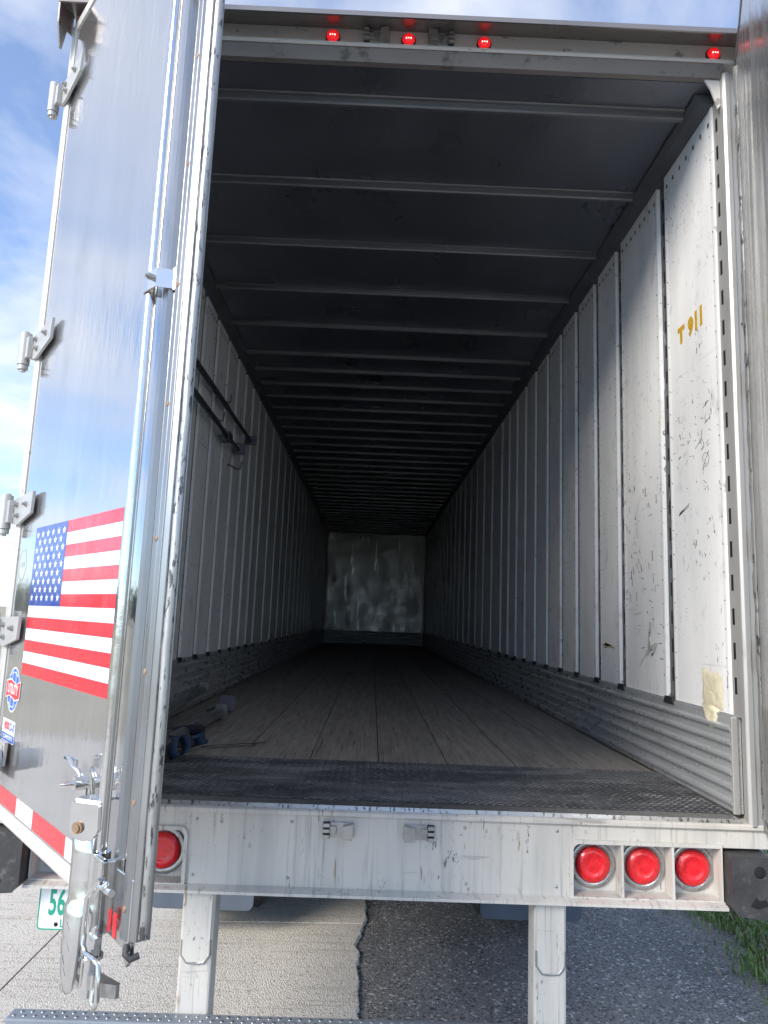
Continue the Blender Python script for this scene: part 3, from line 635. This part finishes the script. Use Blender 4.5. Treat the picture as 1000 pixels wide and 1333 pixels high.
for z in (3.83, 2.80, 2.19, 1.775, 1.38): hinge(z)
# rubber door holdback next to the lowest hinge
m = MB().cyl((.06, -.027, 1.365), (.06, -.075, 1.365), .034, 18); m.build('holdback_cup', 'rubber', LD)
m = MB().box((.052, -.030, 1.31), (.21, -.0267, 1.42)); m.build('holdback_plate', 'cast', LD, .002)
m = MB().cyl((.20, -.031, 1.372), (.20, -.10, 1.372), .036, 18, r1=.030); m.build('holdback_cone', 'grey_plastic', LD, .003)
# lock rod
RU, RO = 1.118, -.034
rod = MB().cyl((RU, RO, 1.12), (RU, RO, DZ1 + .06), .0140, 20).build('lock_rod', 'chrome', LD)
def guide(z):
    m = MB(); path = []
    for k in range(9): a = math.pi / 2 + math.pi * k / 8; path.append((RU + .019 * math.cos(a), RO - .0 + .019 * math.sin(a)))
    # saddle: U plate wrapped round the rod
    outer = [(RU + .075, RO + .0265)] + [(RU + .055, RO - .012), (RU + .02, RO - .0185)] + [(RU + .0185 * math.cos(a), RO + .0185 * math.sin(a)) for a in [R(-90 - 18 * k) for k in range(11)]] + [(RU + .0, RO + .0265)]
    inner = [(RU + .004, RO + .0262)] + [(RU + .0155 * math.cos(a), RO + .0155 * math.sin(a)) for a in [R(-270 + 18 * k) for k in range(11)]] + [(RU + .02, RO - .0155), (RU + .052, RO - .009), (RU + .071, RO + .0262)]
    m.prism(outer + inner, lambda u, v_, w_: (u, v_, w_), z - .024, z + .024)
    g = m.build('rod_guide', 'chrome', LD)
    m = MB(); m.cyl((RU + .045, RO - .012, z), (RU + .045, RO - .030, z), .0075, 6); m.cyl((RU + .045, RO - .03, z), (RU + .045, RO - .036, z), .0045, 8)
    m.box((RU + .02, RO + .0225, z - .03), (RU + .125, RO + .0262, z + .03)); m.build('guide_bolt', 'zinc', LD)
guide(2.655); guide(3.75)
MB().cyl((1.205, -.006, 3.44), (1.205, -.045, 3.44), .006, 8).build('stud', 'zinc', LD)

# lever handle with pivot box, hasp and lower lock
HU = 1.098
hub = MB(); A = Matrix.Translation((HU, -.062, 1.395)) @ Matrix.Rotation(R(32), 4, 'Z')
hub.prism([(-.036, .042), (.036, .042), (.038, -.012), (.026, -.032), (0, -.038), (-.026, -.032), (-.036, -.012)], lambda u, v_, w_: tuple(A @ Vector((u, w_, v_))), -.012, .010); hub.box((-.036, -.004, .0405), (.036, .045, .048), 0, A)
hubo = hub.build('handle_hub', 'chrome', LD, .006)
m = MB(); c0 = A @ Vector((-.012, -.012, -.01)); c1 = A @ Vector((-.012, -.017, -.01)); m.cyl(c0, c1, .013, 16); c2 = A @ Vector((-.012, -.021, -.01)); m.cyl(c1, c2, .008, 12); m.build('handle_rivet', 'rust_bolt', LD)
def blade(pts, y0, y1, m): m.prism(pts, lambda u, v_, w_: tuple(A @ Vector((u, w_, v_))), y0, y1)
m = MB()
sec = [(0.0, .030, 0), (-.07, .028, .001), (-.155, .027, .001), (-.168, .030, -.004), (-.182, .026, -.010), (-.25, .024, -.010), (-.305, .019, -.010), (-.328, .012, -.010), (-.335, .005, -.010)]
v = []
for z, hw, y in sec:
    v += [(-hw - .004, y - .004, z), (-hw * .7, y - .010, z), (hw * .7, y - .010, z), (hw, y - .004, z), (hw * .7, y - .002, z), (-hw * .7, y - .002, z)]
v = [tuple(A @ Vector((p[0] + .002, p[1], p[2] - .005))) for p in v]; n = 6
m.add(v, [(k * n + j, k * n + (j + 1) % n, (k + 1) * n + (j + 1) % n, (k + 1) * n + j) for k in range(len(sec) - 1) for j in range(n)] + [tuple(range(n)), tuple(range((len(sec) - 1) * n, len(sec) * n))], 0, True)
m.build('lever_handle', 'chrome', LD)
m = MB()
for k, (du, z, l) in enumerate(((0.0, -.20, .016), (-.012, -.222, .012), (.004, -.24, .018), (-.006, -.265, .02), (0.0, -.29, .016), (-.006, -.325, .014))):
    p = A @ Vector((-.012 + du, -.0203, z)); p2 = A @ Vector((-.012 + du + .008, -.0203, z - l)); m.tube([p, p2], .0012, 5)
m.build('embossed_marks', 'cast', LD)
# hasp above the hub
m = MB(); m.tube([(.885, -.03, 1.487), (.89, -.052, 1.498), (.93, -.055, 1.500), (.945, -.052, 1.485), (.975, -.05, 1.482), (.985, -.04, 1.46)], .006, 6)
m.box((.88, -.036, 1.468), (.915, -.030, 1.494)); m.cyl((.985, -.0062, 1.455), (.985, -.06, 1.455), .016, 14); m.cyl((.985, -.06, 1.455), (.985, -.092, 1.455), .006, 8)
m.box((.97, -.03, 1.38), (.984, -.018, 1.45)); m.box((.996, -.03, 1.38), (1.01, -.018, 1.45)); m.tube([(1.03, -.03, 1.44), (1.035, -.04, 1.49), (1.05, -.045, 1.50), (1.06, -.04, 1.48)], .005, 6)
m.build('handle_hasp', 'chrome', LD)
# lower lock: sleeve, collar, cam, wire loops
m = MB(); m.cyl((RU, RO, 1.175), (RU, RO, 1.335), .023, 18); m.box((RU, RO - .018, 1.19), (RU + .075, RO - .006, 1.335)); m.box((RU + .06, RO - .018, 1.19), (RU + .075, RO + .0265, 1.335)); m.box((RU - .02, RO + .02, 1.17), (RU + .14, RO + .0262, 1.31)); m.build('lock_sleeve', 'chrome', LD, .003)
m = MB(); m.cyl((RU, RO, 1.125), (RU, RO, 1.174), .020, 18); m.cyl((RU, RO, 1.118), (RU, RO, 1.1245), .026, 18); m.cyl((RU, RO, 1.045), (RU, RO, 1.1175), .019, 16); m.build('rod_collar', 'chrome', LD, .001)
m = MB(); m.prism([(RU + .018, RO - .012), (RU + .07, RO - .004), (RU + .10, RO + .02), (RU + .095, RO + .03), (RU + .018, RO + .012)], lambda u, v_, w_: (u, v_, w_), 1.068, 1.095)
m.prism([(RU - .018, RO - .012), (RU - .06, RO - .012), (RU - .065, RO), (RU - .018, RO + .006)], lambda u, v_, w_: (u, v_, w_), 1.05, 1.062); m.prism([(RU - .018, RO - .012), (RU - .06, RO - .012), (RU - .065, RO), (RU - .018, RO + .006)], lambda u, v_, w_: (u, v_, w_), 1.078, 1.09); m.build('lock_cam', 'zinc', LD, .002)
m = MB(); z_ = 1.29
m.tube([(1.19, -.056, 1.30), (1.17, -.062, 1.275), (1.150, -.066, 1.255), (1.148, -.066, 1.20), (1.15, -.066, 1.165), (1.165, -.064, 1.150), (1.20, -.06, 1.152), (1.22, -.056, 1.145), (1.222, -.054, 1.08), (1.212, -.054, 1.06), (1.198, -.056, 1.07), (1.198, -.056, 1.12)], .0055, 7)
m.tube([(1.215, -.05, 1.30), (1.21, -.058, 1.29), (1.19, -.058, 1.285)], .0055, 7); m.cyl((1.20, -.05, 1.285), (1.24, -.05, 1.285), .008, 8); m.cyl((1.17, -.055, 1.185), (1.205, -.055, 1.185), .008, 8); m.cyl((1.185, -.055, 1.165), (1.185, -.055, 1.205), .007, 8)
m.build('wire_latch', 'chrome', LD)
m = MB(); m.box((1.198, -.0245, 1.185), (1.216, -.0225, 1.232)); m.build('red_reflector', 'tape_red', LD)
m = MB(); m.prism([(1.225, 1.19), (1.268, 1.19), (1.268, 1.165), (1.252, 1.14), (1.225, 1.16)], lambda u, v_, w_: (u, w_, v_), -.012, -.004); m.build('latch_plate', 'alu_dirty', LD, .002)
m = MB(); m.tube([(1.257, -.016, 1.185), (1.268, -.022, 1.174), (1.278, -.016, 1.166), (1.284, .0, 1.172)], .007, 7); m.build('bumper_clip', 'rubber', LD)
# reflective tape along the bottom, eleven inch blocks
b0 = DZ0 + .045; x = .06; k = 0
while x < 1.05:
    l = .16 if k % 2 else .27
    x2 = min(x + (.29 if k % 2 == 0 else .17), 1.05)
    MB().box((x, -.0072, b0), (x2 - .0005, -.0062, b0 + .05)).build('reflective_tape', 'tape_red' if k % 2 == 0 else 'tape_white', LD); x = x2; k += 1
# flag decal
FX0, FX1, FZ0, FZ1 = .247, .998, 1.646, 2.116; D0 = -.0064
m = MB(); hs = (FZ1 - FZ0) / 13
for k in range(13):
    z1 = FZ1 - k * hs; m.add([(FX0, D0, z1), (FX1, D0, z1), (FX1, D0, z1 - hs), (FX0, D0, z1 - hs)], [(0, 1, 2, 3)], 0 if k % 2 == 0 else 1)
cx1, cz0 = .566, FZ1 - 7 * hs
m.add([(FX0, D0 - .0004, FZ1), (cx1, D0 - .0004, FZ1), (cx1, D0 - .0004, cz0), (FX0, D0 - .0004, cz0)], [(0, 1, 2, 3)], 2)
for r in range(9):
    nn = 6 if r % 2 == 0 else 5
    for c in range(nn):
        x = FX0 + (cx1 - FX0) * ((c + .5) / 6 if r % 2 == 0 else (c + 1) / 6); z = FZ1 - (FZ1 - cz0) * (r + 1) / 10
        pts = [(x, D0 - .0008, z)] + [(x + (.0165 if j % 2 == 0 else .0066) * math.sin(j * math.pi / 5), D0 - .0008, z + (.0135 if j % 2 == 0 else .0052) * math.cos(j * math.pi / 5)) for j in range(10)]
        m.add(pts, [(0, 1 + j, 1 + (j + 1) % 10) for j in range(10)], 1)
fd = m.build('flag_decal', ['flag_red', 'flag_white', 'flag_blue'], LD)
# maker's oval decal
def ell(cx, cz, rx, rz, n=28): return [(cx + rx * math.cos(2 * math.pi * k / n), cz + rz * math.sin(2 * math.pi * k / n)) for k in range(n)]
def flat(m, pts, y, mi=0): m.add([(u, y, z) for u, z in pts], [tuple(range(len(pts)))], mi)
UX, UZ = .178, 1.590
m = MB(); flat(m, ell(UX, UZ, .068, .072), D0, 0); flat(m, ell(UX, UZ, .063, .067), D0 - .0004, 1)
for dz in (.043, -.043): m.tube([(UX + .055 * t / 4 * (.8), D0 - .0006, UZ + dz + (.012 if dz > 0 else -.012) * (1 - (t / 4) ** 2)) for t in range(-4, 5)], .0013, 4, 0)
m.tube([(UX - .018, D0 - .0006, UZ + .06), (UX - .024, D0 - .0006, UZ), (UX - .018, D0 - .0006, UZ - .06)], .0013, 4, 0); m.tube([(UX + .018, D0 - .0006, UZ + .06), (UX + .024, D0 - .0006, UZ), (UX + .018, D0 - .0006, UZ - .06)], .0013, 4, 0)
band = [(UX - .078, UZ + .022), (UX - .03, UZ + .030), (UX + .03, UZ + .018), (UX + .078, UZ + .028), (UX + .078, UZ - .022), (UX + .03, UZ - .030), (UX - .03, UZ - .018), (UX - .078, UZ - .028)]
flat(m, [(UX + (u - UX) * 1.06, UZ + (z - UZ) * 1.14) for u, z in band], D0 - .0012, 0); flat(m, band, D0 - .0016, 2)
v, f = text_geo('UTILITY', .042, .0012, 0, .82); m.add([(UX + x, D0 - .0022, UZ + y) for x, y in v], f, 0)
m.build('maker_decal', ['flag_white', 'decal_blue', 'flag_red'], LD)
# model decal
BX0, BX1, BZ0, BZ1 = .095, .245, 1.424, 1.494; m = MB()
flat(m, rrect(BX0, BZ0, BX1, BZ1, .006), D0, 0); flat(m, rrect(BX0 + .003, BZ0 + .003, BX1 - .003, BZ0 + .026, .003), D0 - .0004, 1)
v, f = text_geo('4000', .036, .001, .1, .85); m.add([(BX0 + .052 + x, D0 - .0006, BZ1 - .022 + y) for x, y in v], f, 2)
v, f = text_geo('D-X', .036, .001, .1, .85); m.add([(BX0 + .115 + x, D0 - .0006, BZ1 - .022 + y) for x, y in v], f, 1)
v, f = text_geo('COMPOSITE', .018, .0004, 0, 1.15); m.add([(BX0 + .076 + x, D0 - .0008, BZ0 + .014 + y) for x, y in v], f, 0)
m.build('model_decal', ['flag_white', 'decal_blue', 'flag_red'], LD)
m = MB(); flat(m, rrect(.125, 1.376, .195, 1.422, .004), D0, 0); flat(m, rrect(.135, 1.386, .185, 1.405, .003), D0 - .0004, 1); flat(m, [(.16, 1.418), (.145, 1.407), (.175, 1.407)], D0 - .0004, 2)
m.build('warning_decal', ['yellow', 'flag_red', 'dark'], LD)
m = MB(); n = 30; o_, i_ = ell(.118, 2.0, .048, .055, n), ell(.118, 2.0, .041, .048, n)
m.add([(u, D0, z) for u, z in o_ + i_], [(k, (k + 1) % n, n + (k + 1) % n, n + k) for k in range(n)]); m.add([(u, D0, z) for u, z in [(.095, 2.01), (.141, 2.01), (.141, 1.99), (.095, 1.99)]], [(0, 1, 2, 3)])
m.build('inspection_decal', 'cast', LD)

# right door: swung further, its inner face just grazes the view
PH = R(66.5)
RD = door(1.330, -.03, math.pi + PH)     # local x: hinge -> free edge, -y: inner face
MB().box((.035, -.012, DZ0 + .04), (1.25, .014, DZ1 - .03)).build('door_panel', 'skin_inner', RD)
MB().prism([(0, .02), (0, -.012), (.008, -.018), (.026, -.020), (.034, -.014), (.034, .02)], lambda u, v_, w_: (u, v_, w_), DZ0, DZ1).build('hinge_stile', 'alu', RD, .001)
MB().prism([(1.251, .02), (1.251, -.018), (1.30, -.018), (1.302, .02)], lambda u, v_, w_: (u, v_, w_), DZ0, DZ1).build('free_stile', 'alu', RD, .001)
MB().box((.0345, -.016, DZ0), (1.2505, .02, DZ0 + .039)).build('bottom_rail', 'alu', RD, .001); MB().box((.0345, -.016, DZ1 - .029), (1.2505, .02, DZ1)).build('top_rail', 'alu', RD, .001)
b = MB(); q = random.Random(18); v = []; n = 90
for k in range(n + 1):
    z = DZ0 + .05 + (DZ1 - DZ0 - .1) * k / n; e = q.uniform(-.004, .004)
    v += [(.036, -.013, z), (.042 + e, -.024 + e * .5, z), (.055 + e, -.022 + e, z), (.06, -.013, z)]
b.add(v, [(k * 4 + j, k * 4 + j + 1, k * 4 + j + 5, k * 4 + j + 4) for k in range(n) for j in range(3)], 0, True); b.build('edge_seal', 'alu_dirty', RD)
MB().box((.07, -.0165, 1.25), (.40, -.0122, 1.62)).build('kick_plate', 'alu_dirty', RD)
MB().cyl((1.118, .045, 1.06), (1.118, .045, DZ1 + .06), .014, 16).build('lock_rod', 'chrome', RD)
for z in (1.30, 2.655, 3.75): MB().box((1.09, .0145, z - .024), (1.21, .066, z + .024)).build('rod_guide', 'chrome', RD, .006)
for z in (3.83, 2.80, 2.19, 1.775, 1.38):
    k = MB(); k.cyl((-.036, .042, z - .06), (-.036, .042, z + .06), .021, 16); k.box((-.03, .0205, z - .045), (.22, .03, z + .045)); k.build('hinge', 'cast', RD, .001)

# ------------------------------------------------------------------ load bars
def bar(name, p0, p1, label, group=None, pad=True, ratchet=False, r=.021, bm='bar_steel'):
    p0, p1 = Vector(p0), Vector(p1); d = (p1 - p0).normalized(); L = (p1 - p0).length
    rt = empty(name, p0)
    rt.rotation_euler = d.to_track_quat('Y', 'Z').to_euler()
    MB().cyl((0, .012, 0), (0, L * .62, 0), r, 16).build('outer_tube', bm, rt)
    MB().cyl((0, L * .62 + .001, 0), (0, L - .012, 0), r * .8, 16).build('inner_tube', bm, rt)
    for y in (0, L):
        MB().prism(rrect(*((-.05, -.035, .05, .065 if ratchet else .05) if pad else (-.034, -.034, .034, .05)), .008), lambda u, v_, w_: (u, w_, v_), y - .011, y + .011).build('end_pad', 'pad' if pad else bm, rt)
    if ratchet:
        y = L * .80; m = MB().box((-.03, y - .07, -.045), (-.021, y + .07, .02)); m.box((.021, y - .07, -.045), (.03, y + .07, .02)); m.cyl((-.032, y, -.035), (.032, y, -.035), .022, 12); m.box((-.02, y - .20, -.058), (.02, y - .03, -.046)); m.build('ratchet', 'bar_steel', rt)
    tag(rt, label, 'load bar', group); return rt
bar('load_bar', (-1.225, 1.0, 3.415), (-1.225, 3.80, 3.425), 'dark steel load bar hooked on the left wall, the upper of two')
bar('load_bar', (-1.215, .9, 3.225), (-1.215, 3.22, 3.20), 'dark ratcheting load bar on the left wall, the lower of two', ratchet=True)
bar('load_bar', (-1.11, .75, 1.31), (-1.185, 2.45, 1.345), 'dark load bar lying on the floor closest to the left scuff liner', pad=False, bm='bar_worn', r=.024)
bar('load_bar', (-1.045, .62, 1.263), (-.985, 2.28, 1.263), 'dark load bar on the floor with a grey square end pad, middle of three', bm='bar_worn', r=.026, ratchet=True)
bar('load_bar', (-.975, .55, 1.268), (-.945, 1.90, 1.268), 'short dark load bar on the floor nearest the blue strap', bm='bar_worn', pad=False, r=.032)
# blue ratchet strap dropped in a loose coil
st = tag(empty('ratchet_strap', (-.86, .62, 1.226)), 'crumpled blue webbing ratchet strap on the floor by the left door', 'strap')
def ribbon(name, path, wd, mname, parent, up=(0, 0, 1)):
    b = MB(); v = []; P = [Vector(p) for p in path]; n = len(P)
    for i, p in enumerate(P):
        t = (P[min(i + 1, n - 1)] - P[max(i - 1, 0)]).normalized(); u = Vector(up if not callable(up) else up(i / (n - 1))); s_ = (u - t * u.dot(t)).normalized() * wd / 2; th = t.cross(s_).normalized() * .0012
        v += [p + s_ + th, p - s_ + th, p - s_ - th, p + s_ - th]
    b.add(v, [(4 * i + j, 4 * i + (j + 1) % 4, 4 * i + 4 + (j + 1) % 4, 4 * i + 4 + j) for i in range(n - 1) for j in range(4)] + [(0, 1, 2, 3), tuple(range(4 * n - 4, 4 * n))], 0, True)
    return b.build(name, mname, parent)
ax = Vector((.72, -.5, .42)).normalized(); e1 = ax.orthogonal().normalized(); e2 = ax.cross(e1)
ribbon('webbing_loop', [Vector((.0, .0, .062)) + (e1 * math.cos(t) * (.046 + .003 * t) + e2 * math.sin(t) * .034) for t in [k * .3 - 2.2 for k in range(19)]], .058, 'strap_blue', st, up=tuple(ax))
ribbon('webbing_fold', [(.03 + .03 * math.sin(t * 2.5), .04 + .17 * t, .085 - .06 * t + .03 * math.sin(t * 5.0) ** 2) for t in [k * .07 for k in range(15)]], .052, 'strap_blue', st, up=lambda t: (1, .1, .45 - .3 * t))
ribbon('black_webbing', [(-.10 + .13 * math.cos(t), .32 + .15 * math.sin(t), .055 + .01 * math.sin(2 * t)) for t in [k * .3 - 1.6 for k in range(16)]], .05, 'strap_black', st, up=lambda t: (0, .1, 1))
ribbon('loose_tail', [(.02 + .045 * k, .34 + .030 * k + .01 * math.sin(k), .004 + .003 * math.sin(k * 1.3) ** 2) for k in range(7)], .022, 'strap_black', st, up=lambda t: (.6, -.7, .1))
m = MB(); m.box((-.19, .02, .004), (-.10, .16, .012)); m.box((-.19, .02, .05), (-.10, .16, .056)); m.cyl((-.2, .1, .03), (-.09, .1, .03), .018, 12)
for k in range(9): a = k * .7; m.cbox((-.205, .1 + .024 * math.cos(a), .03 + .024 * math.sin(a)), (.006, .010, .010))
m.box((-.085, .0, .01), (-.078, .19, .05)); m.box((-.212, .0, .01), (-.206, .19, .05)); m.build('ratchet_buckle', 'bar_steel', st, .001)
